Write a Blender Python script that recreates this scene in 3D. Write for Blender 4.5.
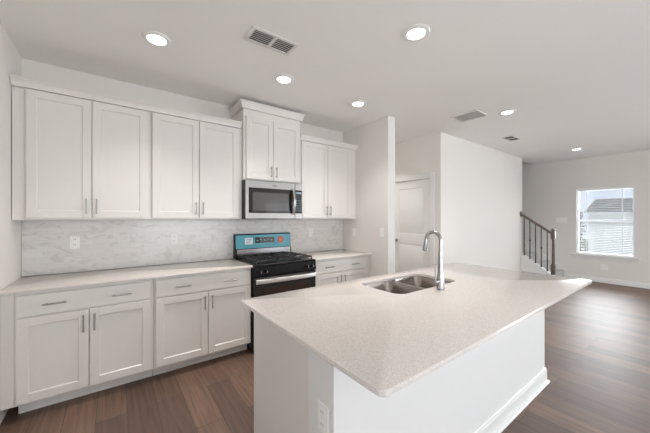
import bpy, bmesh, math, random
from mathutils import Vector, Matrix
random.seed(7)
for o in list(bpy.data.objects):
    bpy.data.objects.remove(o)
SC = bpy.context.scene
COL = SC.collection
PI = math.pi

# ------------------------------------------------------------------ camera
cd = bpy.data.cameras.new('camera')
cam = bpy.data.objects.new('camera', cd)
COL.objects.link(cam)
cam.location = (0, 0, 1.406)
cam.rotation_euler = (PI / 2, 0, -math.radians(36.58))
cd.sensor_width = 36
cd.lens = 36 * 285.60 / 650
cd.shift_y = 1.1 / 650
cd.clip_start = 0.03
SC.camera = cam

# ------------------------------------------------------------------ world, sun, daylight, exposure
SC.view_settings.view_transform = 'Standard'
SC.view_settings.look = 'None'
SC.view_settings.gamma = 1
SC.view_settings.use_curve_mapping = False
SC.view_settings.exposure = -0.24
w = bpy.data.worlds.new('sky')
SC.world = w
w.use_nodes = True
wn = w.node_tree.nodes
wl = w.node_tree.links
bg = wn['Background']
tc = wn.new('ShaderNodeTexCoord')
nz = wn.new('ShaderNodeTexNoise')
nz.inputs['Scale'].default_value = 3
nz.inputs['Detail'].default_value = 4
wl.new(tc.outputs['Generated'], nz.inputs['Vector'])
rp = wn.new('ShaderNodeValToRGB')
rp.color_ramp.elements[0].position = 0.40
rp.color_ramp.elements[0].color = (0.50, 0.66, 0.95, 1)
rp.color_ramp.elements[1].position = 0.62
rp.color_ramp.elements[1].color = (0.95, 0.97, 1.0, 1)
wl.new(nz.outputs['Fac'], rp.inputs['Fac'])
wl.new(rp.outputs['Color'], bg.inputs['Color'])
bg.inputs['Strength'].default_value = 0.9
sd = bpy.data.lights.new('sun', 'SUN')
sd.energy = 1.0
sd.angle = math.radians(4)
so = bpy.data.objects.new('sun', sd)
COL.objects.link(so)
so.rotation_euler = (math.radians(40), math.radians(-25), 0)


def daylight(name, loc, rot, sx, sy, power, color=(0.90, 0.96, 1.0)):
    l = bpy.data.lights.new(name, 'AREA')
    l.shape = 'RECTANGLE'
    l.size, l.size_y = sx, sy
    l.energy = power
    l.color = color
    o = bpy.data.objects.new(name, l)
    o.location = loc
    o.rotation_euler = rot
    COL.objects.link(o)
    return o


RX0, RX1, RY0, RYB = -0.615, 8.49, -4.2, 3.43
CZ = 2.74
# daylight just outside the rear windows, then panels added to light the room
daylight('daylight_rear_window', (5.5, RY0 - 0.25, 1.35), (PI / 2, 0, 0), 1.4, 1.4, 11)
daylight('daylight_rear_pair', (7.3, RY0 - 0.25, 1.35), (PI / 2, 0, 0), 1.2, 1.4, 8)
daylight('added_fill_patio', (1.9, RY0 - 0.35, 1.10), (math.radians(112), 0, 0), 2.3, 1.9, 106)  # fill light through an unseen, added patio door
daylight('sky_glare_panel', (12.0, 1.5, 2.5), (math.radians(88), 0, PI / 2), 3.6, 3.4, 1150)  # bright sky stand-in well beyond the window, added for glare on the floor
daylight('added_fill_right', (8.85, -2.90, 1.35), (math.radians(100), 0, PI / 2), 1.7, 1.4, 265)  # fill light through an added right window, out of view
daylight('added_fill_left', (RX0 - 0.40, -2.15, 1.30), (math.radians(105), 0, -PI / 2), 1.8, 1.4, 112)  # fill light through an added left window, out of view
SC.cycles.max_bounces = 16
SC.cycles.diffuse_bounces = 12
LAMP_STRENGTH = 4.0
LAMP_WATTS = 80.0

# ------------------------------------------------------------------ materials
def mat(name, color, rough=0.5, metal=0.0, spec=0.5, coat=0.0, emit=None, estr=0.0, trans=0.0, alpha=1.0):
    m = bpy.data.materials.new(name)
    m.use_nodes = True
    b = m.node_tree.nodes['Principled BSDF']
    b.inputs['Base Color'].default_value = (*color, 1)
    b.inputs['Roughness'].default_value = rough
    b.inputs['Metallic'].default_value = metal
    b.inputs['Specular IOR Level'].default_value = spec
    b.inputs['Coat Weight'].default_value = coat
    b.inputs['Transmission Weight'].default_value = trans
    b.inputs['Alpha'].default_value = alpha
    if emit:
        b.inputs['Emission Color'].default_value = (*emit, 1)
        b.inputs['Emission Strength'].default_value = estr
    return m


def nodes(m):
    return m.node_tree.nodes, m.node_tree.links, m.node_tree.nodes['Principled BSDF']


def position(m):
    n, l, b = nodes(m)
    g = n.new('ShaderNodeNewGeometry')
    return g.outputs['Position']


def add_noise_color(m, c1, c2, scale, detail=2, stretch=None, lo=0.35, hi=0.65):
    n, l, b = nodes(m)
    p = position(m)
    if stretch:
        mp = n.new('ShaderNodeMapping')
        mp.inputs['Scale'].default_value = stretch
        l.new(p, mp.inputs['Vector'])
        p = mp.outputs['Vector']
    t = n.new('ShaderNodeTexNoise')
    t.inputs['Scale'].default_value = scale
    t.inputs['Detail'].default_value = detail
    l.new(p, t.inputs['Vector'])
    r = n.new('ShaderNodeValToRGB')
    r.color_ramp.elements[0].position = lo
    r.color_ramp.elements[1].position = hi
    r.color_ramp.elements[0].color = (*c1, 1)
    r.color_ramp.elements[1].color = (*c2, 1)
    l.new(t.outputs['Fac'], r.inputs['Fac'])
    l.new(r.outputs['Color'], b.inputs['Base Color'])
    return r


def add_bump(m, scale, strength, dist=0.002):
    n, l, b = nodes(m)
    t = n.new('ShaderNodeTexNoise')
    t.inputs['Scale'].default_value = scale
    l.new(position(m), t.inputs['Vector'])
    bp = n.new('ShaderNodeBump')
    bp.inputs['Strength'].default_value = strength
    bp.inputs['Distance'].default_value = dist
    l.new(t.outputs['Fac'], bp.inputs['Height'])
    l.new(bp.outputs['Normal'], b.inputs['Normal'])


M = {}
M['wall'] = mat('wall_paint', (0.80, 0.78, 0.755), 0.75, spec=0.25)
add_noise_color(M['wall'], (0.795, 0.772, 0.742), (0.81, 0.787, 0.757), 1.2)
add_bump(M['wall'], 260, 0.06)
M['ceiling'] = mat('ceiling_paint', (0.72, 0.705, 0.69), 0.9, spec=0.1)
add_noise_color(M['ceiling'], (0.89, 0.885, 0.872), (0.90, 0.895, 0.882), 1.0)
add_bump(M['ceiling'], 180, 0.08)
M['trim'] = mat('white_trim_paint', (0.82, 0.82, 0.81), 0.35)
M['cab'] = mat('cabinet_paint', (0.78, 0.755, 0.73), 0.32)
add_noise_color(M['cab'], (0.775, 0.748, 0.722), (0.785, 0.758, 0.732), 2.0)
M['island'] = mat('island_paint', (0.80, 0.80, 0.795), 0.4)
add_bump(M['island'], 220, 0.04)
M['nickel'] = mat('satin_nickel', (0.42, 0.41, 0.40), 0.32, 1.0)
M['chrome'] = mat('brushed_chrome', (0.44, 0.44, 0.44), 0.20, 1.0)
M['steel'] = mat('stainless_steel', (0.47, 0.46, 0.45), 0.28, 1.0)
M['sinksteel'] = mat('sink_steel', (0.36, 0.32, 0.29), 0.2, 1.0)
M['steeldark'] = mat('polished_dark_steel', (0.36, 0.35, 0.35), 0.14, 1.0)
M['black'] = mat('black_enamel', (0.006, 0.006, 0.007), 0.28, spec=0.18)
M['handle'] = mat('bright_handle_steel', (0.85, 0.84, 0.83), 0.38, 1.0)
M['iron'] = mat('cast_iron', (0.02, 0.02, 0.02), 0.5)
M['glass_black'] = mat('black_glass', (0.010, 0.009, 0.009), 0.05, coat=0.3)
M['glass_dark'] = mat('dark_oven_window', (0.035, 0.018, 0.013), 0.06)
M['mw_window'] = mat('microwave_window', (0.10, 0.10, 0.10), 0.07)
M['teal'] = mat('teal_protective_film', (0.085, 0.40, 0.49), 0.2, coat=0.4)
M['sticker'] = mat('white_sticker', (0.80, 0.84, 0.86), 0.5)
M['ink'] = mat('grey_ink', (0.25, 0.38, 0.45), 0.5)
M['red'] = mat('red_sticker', (0.72, 0.13, 0.09), 0.5)
M['redink'] = mat('pale_red_ink', (0.80, 0.42, 0.34), 0.5)
M['plate'] = mat('white_plate_plastic', (0.90, 0.895, 0.88), 0.35)
M['slot'] = mat('dark_slot', (0.06, 0.06, 0.06), 0.6)
M['vent'] = mat('white_vent_metal', (0.74, 0.73, 0.71), 0.45)
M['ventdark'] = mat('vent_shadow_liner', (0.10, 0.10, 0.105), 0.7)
M['lamp'] = mat('lamp_diffuser', (1, 1, 1), 0.5, emit=(1.0, 0.97, 0.93), estr=LAMP_STRENGTH)
M['rail'] = mat('stained_rail_wood', (0.13, 0.10, 0.08), 0.4)
add_noise_color(M['rail'], (0.105, 0.080, 0.066), (0.175, 0.135, 0.112), 18, 3, (1, 1, 6))
M['baluster'] = mat('black_iron_baluster', (0.03, 0.03, 0.03), 0.45, 0.4)
M['carpet'] = mat('grey_stair_carpet', (0.56, 0.55, 0.54), 0.95, spec=0.1)
add_bump(M['carpet'], 400, 0.5)
M['vinyl'] = mat('white_vinyl', (0.85, 0.86, 0.87), 0.35)
M['blind'] = mat('white_blind_slat', (0.86, 0.87, 0.88), 0.45)
M['glass'] = mat('clear_glass', (1, 1, 1), 0.0, trans=1.0)
# thin-pane glass: mostly transparent with a mirror share
n, l, b = nodes(M['glass'])
out = n['Material Output']
tr = n.new('ShaderNodeBsdfTransparent')
gl = n.new('ShaderNodeBsdfGlossy')
gl.inputs['Roughness'].default_value = 0.01
mx = n.new('ShaderNodeMixShader')
mx.inputs['Fac'].default_value = 0.06
l.new(tr.outputs[0], mx.inputs[1])
l.new(gl.outputs[0], mx.inputs[2])
l.new(mx.outputs[0], out.inputs['Surface'])
M['siding'] = mat('white_lap_siding', (0.80, 0.80, 0.78), 0.7)
n, l, b = nodes(M['siding'])
wv = n.new('ShaderNodeTexWave')
wv.bands_direction = 'Z'
wv.wave_profile = 'SAW'
wv.inputs['Scale'].default_value = 1.6
l.new(position(M['siding']), wv.inputs['Vector'])
r = n.new('ShaderNodeValToRGB')
r.color_ramp.elements[0].color = (0.78, 0.78, 0.76, 1)
r.color_ramp.elements[1].color = (0.86, 0.86, 0.84, 1)
l.new(wv.outputs['Fac'], r.inputs['Fac'])
l.new(r.outputs['Color'], b.inputs['Base Color'])
M['shingle'] = mat('grey_roof_shingle', (0.10, 0.10, 0.11), 0.9)
n, l, b = nodes(M['shingle'])
bt = n.new('ShaderNodeTexBrick')
bt.inputs['Scale'].default_value = 1
bt.inputs['Color1'].default_value = (0.045, 0.045, 0.052, 1)
bt.inputs['Color2'].default_value = (0.075, 0.075, 0.085, 1)
bt.inputs['Mortar'].default_value = (0.03, 0.03, 0.035, 1)
bt.inputs['Brick Width'].default_value = 0.5
bt.inputs['Row Height'].default_value = 0.18
bt.inputs['Mortar Size'].default_value = 0.01
mp = n.new('ShaderNodeMapping')
mp.inputs['Rotation'].default_value = (PI / 2, 0, PI / 2)
l.new(position(M['shingle']), mp.inputs['Vector'])
l.new(mp.outputs['Vector'], bt.inputs['Vector'])
l.new(bt.outputs['Color'], b.inputs['Base Color'])
M['bark'] = mat('grey_bark', (0.18, 0.15, 0.13), 0.9)
M['foliage'] = mat('grey_green_foliage', (0.14, 0.15, 0.12), 0.9)
add_noise_color(M['foliage'], (0.10, 0.11, 0.09), (0.24, 0.25, 0.21), 6, 3)
M['grass'] = mat('lawn_grass', (0.17, 0.20, 0.10), 0.95)
add_noise_color(M['grass'], (0.14, 0.17, 0.08), (0.22, 0.25, 0.13), 2, 4)

# speckled quartz worktop
M['quartz'] = mat('speckled_quartz', (0.70, 0.66, 0.62), 0.10, spec=0.5)
n, l, b = nodes(M['quartz'])
vo = n.new('ShaderNodeTexNoise')
vo.inputs['Scale'].default_value = 240
vo.inputs['Detail'].default_value = 2
l.new(position(M['quartz']), vo.inputs['Vector'])
r = n.new('ShaderNodeValToRGB')
cr = r.color_ramp
cr.elements[0].position = 0.30
cr.elements[0].color = (0.50, 0.455, 0.425, 1)
cr.elements[1].position = 0.43
cr.elements[1].color = (0.68, 0.63, 0.595, 1)
e = cr.elements.new(0.60)
e.color = (0.70, 0.65, 0.615, 1)
e = cr.elements.new(0.72)
e.color = (0.90, 0.88, 0.85, 1)
l.new(vo.outputs['Fac'], r.inputs['Fac'])
l.new(r.outputs['Color'], b.inputs['Base Color'])

# marble subway tile
M['tile'] = mat('marble_subway_tile', (0.7, 0.69, 0.67), 0.22)
n, l, b = nodes(M['tile'])
mp = n.new('ShaderNodeMapping')
mp.inputs['Rotation'].default_value = (PI / 2, 0, 0)
l.new(position(M['tile']), mp.inputs['Vector'])
mp.inputs['Rotation'].default_value = (-PI / 2, 0, 0)
bt = n.new('ShaderNodeTexBrick')
bt.inputs['Scale'].default_value = 1
bt.inputs['Brick Width'].default_value = 0.152
bt.inputs['Row Height'].default_value = 0.0505
bt.inputs['Mortar Size'].default_value = 0.0016
bt.inputs['Color1'].default_value = (0.715, 0.705, 0.69, 1)
bt.inputs['Color2'].default_value = (0.76, 0.75, 0.735, 1)
bt.inputs['Mortar'].default_value = (0.67, 0.66, 0.645, 1)
l.new(mp.outputs['Vector'], bt.inputs['Vector'])
t = n.new('ShaderNodeTexNoise')
t.inputs['Scale'].default_value = 10
t.inputs['Detail'].default_value = 6
t.inputs['Distortion'].default_value = 1.2
mp2 = n.new('ShaderNodeMapping')
mp2.inputs['Scale'].default_value = (0.8, 1, 1.5)
mp2.inputs['Rotation'].default_value = (0, 0.5, 0)
l.new(position(M['tile']), mp2.inputs['Vector'])
l.new(mp2.outputs['Vector'], t.inputs['Vector'])
r = n.new('ShaderNodeValToRGB')
r.color_ramp.elements[0].position = 0.36
r.color_ramp.elements[0].color = (0.87, 0.86, 0.845, 1)
r.color_ramp.elements[1].position = 0.48
r.color_ramp.elements[1].color = (1, 1, 1, 1)
l.new(t.outputs['Fac'], r.inputs['Fac'])
mx = n.new('ShaderNodeMix')
mx.data_type = 'RGBA'
mx.blend_type = 'MULTIPLY'
mx.inputs['Factor'].default_value = 1
l.new(bt.outputs['Color'], mx.inputs['A'])
l.new(r.outputs['Color'], mx.inputs['B'])
l.new(mx.outputs['Result'], b.inputs['Base Color'])

# wood plank floor, planks running along world Y
M['floor'] = mat('wood_plank_floor', (0.2, 0.13, 0.09), 0.50, spec=1.0)
n, l, b = nodes(M['floor'])
sep = n.new('ShaderNodeSeparateXYZ')
l.new(position(M['floor']), sep.inputs[0])
cmb = n.new('ShaderNodeCombineXYZ')
l.new(sep.outputs['Y'], cmb.inputs['X'])
sx = n.new('ShaderNodeMath')
sx.operation = 'SUBTRACT'
sx.inputs[1].default_value = 0.084
l.new(sep.outputs['X'], sx.inputs[0])
l.new(sx.outputs[0], cmb.inputs['Y'])
bt = n.new('ShaderNodeTexBrick')
bt.inputs['Scale'].default_value = 1
bt.inputs['Brick Width'].default_value = 1.25
bt.inputs['Row Height'].default_value = 0.18
bt.inputs['Mortar Size'].default_value = 0.002
bt.offset = 0.37
bt.offset_frequency = 2
bt.inputs['Color1'].default_value = (0.095, 0.050, 0.032, 1)
bt.inputs['Color2'].default_value = (0.185, 0.108, 0.069, 1)
bt.inputs['Mortar'].default_value = (0.04, 0.025, 0.018, 1)
l.new(cmb.outputs[0], bt.inputs['Vector'])
mp = n.new('ShaderNodeMapping')
mp.inputs['Scale'].default_value = (1.2, 22, 1)
l.new(cmb.outputs[0], mp.inputs['Vector'])
t = n.new('ShaderNodeTexNoise')
t.inputs['Scale'].default_value = 2.2
t.inputs['Detail'].default_value = 6
t.inputs['Distortion'].default_value = 0.6
l.new(mp.outputs['Vector'], t.inputs['Vector'])
r = n.new('ShaderNodeValToRGB')
r.color_ramp.elements[0].position = 0.30
r.color_ramp.elements[0].color = (0.62, 0.60, 0.58, 1)
r.color_ramp.elements[1].position = 0.68
r.color_ramp.elements[1].color = (1.22, 1.20, 1.18, 1)
l.new(t.outputs['Fac'], r.inputs['Fac'])
mx = n.new('ShaderNodeMix')
mx.data_type = 'RGBA'
mx.blend_type = 'MULTIPLY'
mx.inputs['Factor'].default_value = 1
l.new(bt.outputs['Color'], mx.inputs['A'])
l.new(r.outputs['Color'], mx.inputs['B'])
l.new(mx.outputs['Result'], b.inputs['Base Color'])


# ------------------------------------------------------------------ mesh helpers
class MB:
    """Collects shapes in world coordinates, links them as one mesh object."""

    def __init__(self):
        self.bm = bmesh.new()

    def box(self, x0, x1, y0, y1, z0, z1, bev=0.0, seg=1):
        r = bmesh.ops.create_cube(self.bm, size=1)
        vs = r['verts']
        for v in vs:
            v.co = Vector(((x0 + x1) / 2 + v.co.x * (x1 - x0), (y0 + y1) / 2 + v.co.y * (y1 - y0), (z0 + z1) / 2 + v.co.z * (z1 - z0)))
        if bev > 0:
            es = list({e for v in vs for e in v.link_edges})
            bmesh.ops.bevel(self.bm, geom=es, offset=bev, segments=seg, affect='EDGES', profile=0.5)
        return self

    def cyl(self, p0, p1, r0, r1=None, seg=20):
        r1 = r0 if r1 is None else r1
        return self.rings_along([(p0, r0), (p1, r1)], seg)

    def rings_along(self, pr, seg=16):
        """tube through (point, radius) pairs, capped, parallel-transport frames"""
        pts = [Vector(p) for p, _ in pr]
        rad = [q for _, q in pr]
        n = len(pts)
        tans = []
        for i in range(n):
            a = pts[max(i - 1, 0)]
            c = pts[min(i + 1, n - 1)]
            tt = (c - a)
            tans.append(tt.normalized() if tt.length > 1e-9 else Vector((0, 0, 1)))
        up = Vector((0, 0, 1)) if abs(tans[0].z) < 0.9 else Vector((1, 0, 0))
        nrm = tans[0].cross(up).normalized()
        rings = []
        for i in range(n):
            nrm = (nrm - tans[i] * nrm.dot(tans[i])).normalized()
            bi = tans[i].cross(nrm)
            rings.append([self.bm.verts.new(pts[i] + (nrm * math.cos(2 * PI * k / seg) + bi * math.sin(2 * PI * k / seg)) * rad[i]) for k in range(seg)])
        self._bridge(rings)
        self.bm.faces.new(rings[0][::-1])
        self.bm.faces.new(rings[-1])
        return self

    def _bridge(self, rings):
        seg = len(rings[0])
        for a, c in zip(rings[:-1], rings[1:]):
            for k in range(seg):
                self.bm.faces.new((a[k], a[(k + 1) % seg], c[(k + 1) % seg], c[k]))

    def loft(self, loops, cap0=True, cap1=True):
        rings = [[self.bm.verts.new(p) for p in lp] for lp in loops]
        self._bridge(rings)
        if cap0:
            self.bm.faces.new(rings[0][::-1])
        if cap1:
            self.bm.faces.new(rings[-1])
        return rings

    def prism(self, poly, vec):
        v = Vector(vec)
        self.loft([[Vector(p) for p in poly], [Vector(p) + v for p in poly]])
        return self

    def lathe(self, c, prof, seg=28):
        """prof: (radius, z) pairs about the vertical axis through c"""
        loops = [[(c[0] + q * math.cos(2 * PI * k / seg), c[1] + q * math.sin(2 * PI * k / seg), z) for k in range(seg)] for q, z in prof]
        self.loft(loops)
        return self

    def build(self, name, m, parent=None, smooth=True, origin=None, sharp=32):
        bm = self.bm
        bmesh.ops.recalc_face_normals(bm, faces=bm.faces)
        lo = [min(v.co[i] for v in bm.verts) for i in range(3)]
        hi = [max(v.co[i] for v in bm.verts) for i in range(3)]
        if parent is not None:
            q = parent
            org = Vector((0, 0, 0))
            while q is not None:
                org += Vector(q.location)
                q = q.parent
        else:
            org = Vector(origin) if origin else Vector(((lo[0] + hi[0]) / 2, (lo[1] + hi[1]) / 2, lo[2]))
        bmesh.ops.translate(bm, verts=bm.verts, vec=-org)
        me = bpy.data.meshes.new(name)
        bm.to_mesh(me)
        bm.free()
        if smooth:
            me.polygons.foreach_set('use_smooth', [True] * len(me.polygons))
            me.set_sharp_from_angle(angle=math.radians(sharp))
        me.materials.append(M[m] if isinstance(m, str) else m)
        o = bpy.data.objects.new(name, me)
        COL.objects.link(o)
        if parent is not None:
            o.parent = parent
        else:
            o.location = org
        return o


def tag(o, label=None, cat=None, group=None, kind=None):
    if label:
        o['label'] = label
    if cat:
        o['category'] = cat
    if group:
        o['group'] = group
    if kind:
        o['kind'] = kind
    return o


def thing(name, loc, label, cat, group=None, kind=None):
    o = bpy.data.objects.new(name, None)
    o.location = loc
    o.empty_display_size = 0.1
    COL.objects.link(o)
    return tag(o, label, cat, group, kind)


def copy_thing(root, loc, label, group=None):
    c = root.copy()
    COL.objects.link(c)
    c.location = loc
    c['label'] = label
    if group:
        c['group'] = group

    def kids(src, dst):
        for ch in list(src.children):
            k = ch.copy()
            COL.objects.link(k)
            k.parent = dst
            kids(ch, k)
    kids(root, c)
    return c


def structure(mb, name, m, label=None, cat=None):
    o = mb.build(name, m)
    return tag(o, label, cat or 'structure', kind='structure')


def rrect(x0, x1, y0, y1, r, z, k=6):
    pts = []
    for cx, cy, a0 in ((x1 - r, y1 - r, 0), (x0 + r, y1 - r, PI / 2), (x0 + r, y0 + r, PI), (x1 - r, y0 + r, 1.5 * PI)):
        for i in range(k + 1):
            a = a0 + PI / 2 * i / k
            pts.append((cx + r * math.cos(a), cy + r * math.sin(a), z))
    return pts


# ------------------------------------------------------------------ room shell
T = 0.12
WY = 2.5                      # plane of the white partition wall / stair side
WX0, WX1 = 4.10, 7.35
SZ = 5.2                      # stairwell top

structure(MB().box(RX0 - T, RX1 + T, RY0 - T, 6.0, -0.12, 0), 'floor', 'floor', 'wood plank floor running through the kitchen and living room', 'floor')
c = MB().box(RX0 - T, RX1 + T, RY0 - T, 2.66, CZ, CZ + 0.14)
c.box(RX0 - T, WX1, 2.66, 6.0, CZ, CZ + 0.14)
structure(c, 'ceiling', 'ceiling', 'flat light grey ceiling with recessed lights', 'ceiling')
LW = (-3.10, -1.20, 0.6, 2.1)  # opening for the added left window
lw = MB().box(RX0 - T, RX0, RY0, LW[0], 0, CZ).box(RX0 - T, RX0, LW[1], RYB + T, 0, CZ)
lw.box(RX0 - T, RX0, LW[0], LW[1], 0, LW[2]).box(RX0 - T, RX0, LW[0], LW[1], LW[3], CZ)
structure(lw, 'wall_left', 'wall', 'pale wall at the left end of the cabinets', 'wall')
structure(MB().box(RX0, 2.89, RYB, RYB + T, 0, CZ), 'wall_back', 'wall', 'pale wall behind the cabinets', 'wall')
structure(MB().box(2.89, 3.03, 2.51, 6.0, 0, CZ), 'wall_pantry', 'wall', 'short wall ending the run of kitchen cabinets', 'wall')
structure(MB().box(3.03, WX0, 5.2, 5.32, 0, CZ), 'wall_hall', 'wall', 'wall at the far end of the hall', 'wall')
# wall with the hall door (opening y 2.685..3.445)
DY0, DY1, DZ = 2.685, 3.445, 2.04
wmb = MB().box(WX0, WX0 + T, WY + T, DY0, 0, CZ)
wmb.box(WX0, WX0 + T, DY1, 6.0, 0, CZ).box(WX0, WX0 + T, DY0, DY1, DZ, CZ)
structure(wmb, 'wall_door', 'wall', 'wall holding the white hall door', 'wall')
structure(MB().box(WX0, WX1, WY, WY + T, 0, CZ), 'wall_partition', 'wall', 'bright blank wall beside the staircase', 'wall')
structure(MB().box(WX1 - T, WX1, WY + T, 6.0, 0, SZ), 'wall_stair', 'wall', 'wall on the left side of the stairwell', 'wall')
structure(MB().box(WX1 - T, RX1 + T, 6.0, 6.12, 0, SZ), 'wall_stairwell', 'wall', 'wall closing the stairwell', 'wall')
structure(MB().box(WX1 - T, RX1 + T, 2.52, 6.12, SZ, SZ + T), 'ceiling_stairwell', 'ceiling', 'ceiling high over the stairwell', 'ceiling')
structure(MB().box(WX1, RX1, 2.54, 2.66, CZ + 0.14, SZ), 'wall_header', 'wall', 'wall over the stair opening', 'wall')
# window wall: opening y 0.93..1.80, z 0.62..2.00
WO = (0.905, 1.822, 0.590, 2.065)
wm = MB().box(RX1, RX1 + 0.14, RY0, -3.80, 0, CZ).box(RX1, RX1 + 0.14, -2.00, WO[0], 0, CZ)
wm.box(RX1, RX1 + 0.14, -3.80, -2.00, 0, 0.6).box(RX1, RX1 + 0.14, -3.80, -2.00, 2.1, CZ)
wm.box(RX1, RX1 + 0.14, WO[1], 6.0, 0, CZ)
wm.box(RX1, RX1 + 0.14, WO[0], WO[1], 0, WO[2]).box(RX1, RX1 + 0.14, WO[0], WO[1], WO[3], CZ)
wm.box(RX1, RX1 + 0.14, 2.54, 6.0, CZ, SZ)
structure(wm, 'wall_right', 'wall', 'far pale wall with the window and blind', 'wall')
# rear wall with two windows and a patio door added to light the room
opens = [(0.7, 3.1, 0.0, 2.1), (4.75, 6.25, 0.6, 2.1), (6.65, 7.95, 0.6, 2.1)]
rm = MB()
xs = RX0 - T
for a, c_, z0, z1 in opens:
    rm.box(xs, a, RY0 - T, RY0, 0, CZ)
    if z0 > 0:
        rm.box(a, c_, RY0 - T, RY0, 0, z0)
    rm.box(a, c_, RY0 - T, RY0, z1, CZ)
    xs = c_
rm.box(xs, RX1 + 0.14, RY0 - T, RY0, 0, CZ)
structure(rm, 'wall_rear', 'wall', 'wall behind the camera with windows and an added patio door', 'wall')
for i, (a, c_, z0, z1) in enumerate(opens):
    f = MB()
    y0, y1 = RY0 - 0.10, RY0 - 0.04
    for x0, x1 in ((a, a + 0.05), (c_ - 0.05, c_), ((a + c_) / 2 - 0.03, (a + c_) / 2 + 0.03)):
        f.box(x0, x1, y0, y1, z0, z1)
    for q0, q1 in ((z0, z0 + 0.05), (z1 - 0.05, z1)):
        f.box(a + 0.05, c_ - 0.05, y0, y1, q0, q1)
    if z0 > 0:
        f.box(a + 0.05, c_ - 0.05, y0, y1, (z0 + z1) / 2 - 0.02, (z0 + z1) / 2 + 0.02)
    structure(f, 'window_%d' % (i + 2) if z0 > 0 else 'added_patio_door', 'vinyl', 'white framed glazing in the wall behind the camera', 'window')  # the patio door among these is added for its light


f = MB()  # unseen left window, added to brighten faces turned toward it
for q0, q1 in ((LW[0], LW[0] + 0.05), (-2.18, -2.12), (LW[1] - 0.05, LW[1])):
    f.box(RX0 - 0.10, RX0 - 0.04, q0, q1, LW[2], LW[3])
for q0, q1 in ((0.6, 0.65), (1.33, 1.37), (2.05, 2.1)):
    f.box(RX0 - 0.10, RX0 - 0.04, LW[0] + 0.05, LW[1] - 0.05, q0, q1)
structure(f, 'window_6', 'vinyl', 'unseen white framed glazing added in the left wall', 'window')
f = MB()  # unseen right window, added to bring in side light
for q0, q1 in ((-3.80, -3.75), (-2.93, -2.87), (-2.05, -2.00)):
    f.box(RX1 + 0.05, RX1 + 0.11, q0, q1, 0.6, 2.1)
for q0, q1 in ((0.6, 0.65), (1.33, 1.37), (2.05, 2.1)):
    f.box(RX1 + 0.05, RX1 + 0.11, -3.75, -2.05, q0, q1)
structure(f, 'window_5', 'vinyl', 'unseen white framed glazing added in the right wall', 'window')


def baseboard(name, x0, x1, y0, y1, face):
    """profiled board; face = (dx, dy) the side that looks into the room"""
    dx, dy = face
    prof = [(0, 0), (0.014, 0), (0.014, 0.080), (0.009, 0.092), (0.007, 0.105), (0, 0.105)]
    m = MB()
    if dy:
        pl = [(x0, y0 + dy * d, z) for d, z in prof]
        m.prism(pl, (x1 - x0, 0, 0))
    else:
        pl = [(x0 + dx * d, y0, z) for d, z in prof]
        m.prism(pl, (0, y1 - y0, 0))
    return structure(m, name, 'trim', 'white baseboard', 'baseboard')


baseboard('baseboard_right', RX1, RX1, RY0 + 0.02, 1.97, (-1, 0))
baseboard('baseboard_partition', WX0 + 0.02, WX1 - 0.15, WY, WY, (0, -1))
baseboard('baseboard_pantry', 2.89, 3.03, 2.51, 2.51, (0, -1))
baseboard('baseboard_left', RX0, RX0, RY0 + 0.02, 2.75, (1, 0))
baseboard('baseboard_door', WX0, WX0, WY + 0.01, DY0 - 0.095, (-1, 0))

# tiled splash on the back wall
structure(MB().box(RX0 + 0.002, 2.888, RYB - 0.010, RYB - 0.0005, 0.915, 1.379), 'wall_backsplash', 'tile', 'pale marble subway tile backsplash between counter and wall cabinets', 'backsplash')

# hall door with casing, hinges and knob
d1 = thing('door_1', (WX0, (DY0 + DY1) / 2, 0), 'white two panel interior door in the hall behind the sink', 'door', kind='structure')
dm = MB()
X0, X1 = WX0 + 0.015, WX0 + 0.050
ST = 0.115
zs = [0.01, 0.24, 0.95, 1.12, DZ - 0.13, DZ - 0.004]
a0, a1 = DY0 + 0.004, DY1 - 0.004
dm.box(X0, X1, a0, a0 + ST, zs[0], zs[-1]).box(X0, X1, a1 - ST, a1, zs[0], zs[-1])
dm.box(X0, X1, a0 + ST, a1 - ST, zs[0], zs[1]).box(X0, X1, a0 + ST, a1 - ST, zs[2], zs[3]).box(X0, X1, a0 + ST, a1 - ST, zs[4], zs[5])
for z0, z1 in ((zs[1], zs[2]), (zs[3], zs[4])):
    dm.box(X0 + 0.012, X1 - 0.008, a0 + ST, a1 - ST, z0, z1)
    y0, y1 = a0 + ST + 0.03, a1 - ST - 0.03
    lp = [[(X0 + 0.0118, y0 - 0.018, z0 + 0.012), (X0 + 0.0118, y1 + 0.018, z0 + 0.012), (X0 + 0.0118, y1 + 0.018, z1 - 0.012), (X0 + 0.0118, y0 - 0.018, z1 - 0.012)],
          [(X0 + 0.004, y0, z0 + 0.03), (X0 + 0.004, y1, z0 + 0.03), (X0 + 0.004, y1, z1 - 0.03), (X0 + 0.004, y0, z1 - 0.03)]]
    dm.loft(lp)
door_leaf = dm.build('door_leaf', 'trim', d1)
cm = MB()
for y0, y1, z0, z1 in ((DY0 - 0.085, DY0 - 0.004, 0, DZ + 0.085), (DY1 + 0.004, DY1 + 0.085, 0, DZ + 0.085), (DY0 - 0.004, DY1 + 0.004, DZ + 0.004, DZ + 0.085)):
    cm.box(WX0 - 0.016, WX0 - 0.0005, y0, y1, z0, z1, 0.004)
cm.build('door_casing', 'trim', d1)
hm = MB()
for z in (0.25, 1.05, 1.81):
    MB_h = MB().cyl((WX0 + 0.006, DY0 + 0.001, z - 0.045), (WX0 + 0.006, DY0 + 0.001, z + 0.045), 0.008, seg=10)
    MB_h.build('hinge', 'nickel', d1)
kn = MB().cyl((X0 - 0.004, DY1 - 0.07, 1.0), (X0 - 0.045, DY1 - 0.07, 1.0), 0.012, seg=14)
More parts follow.
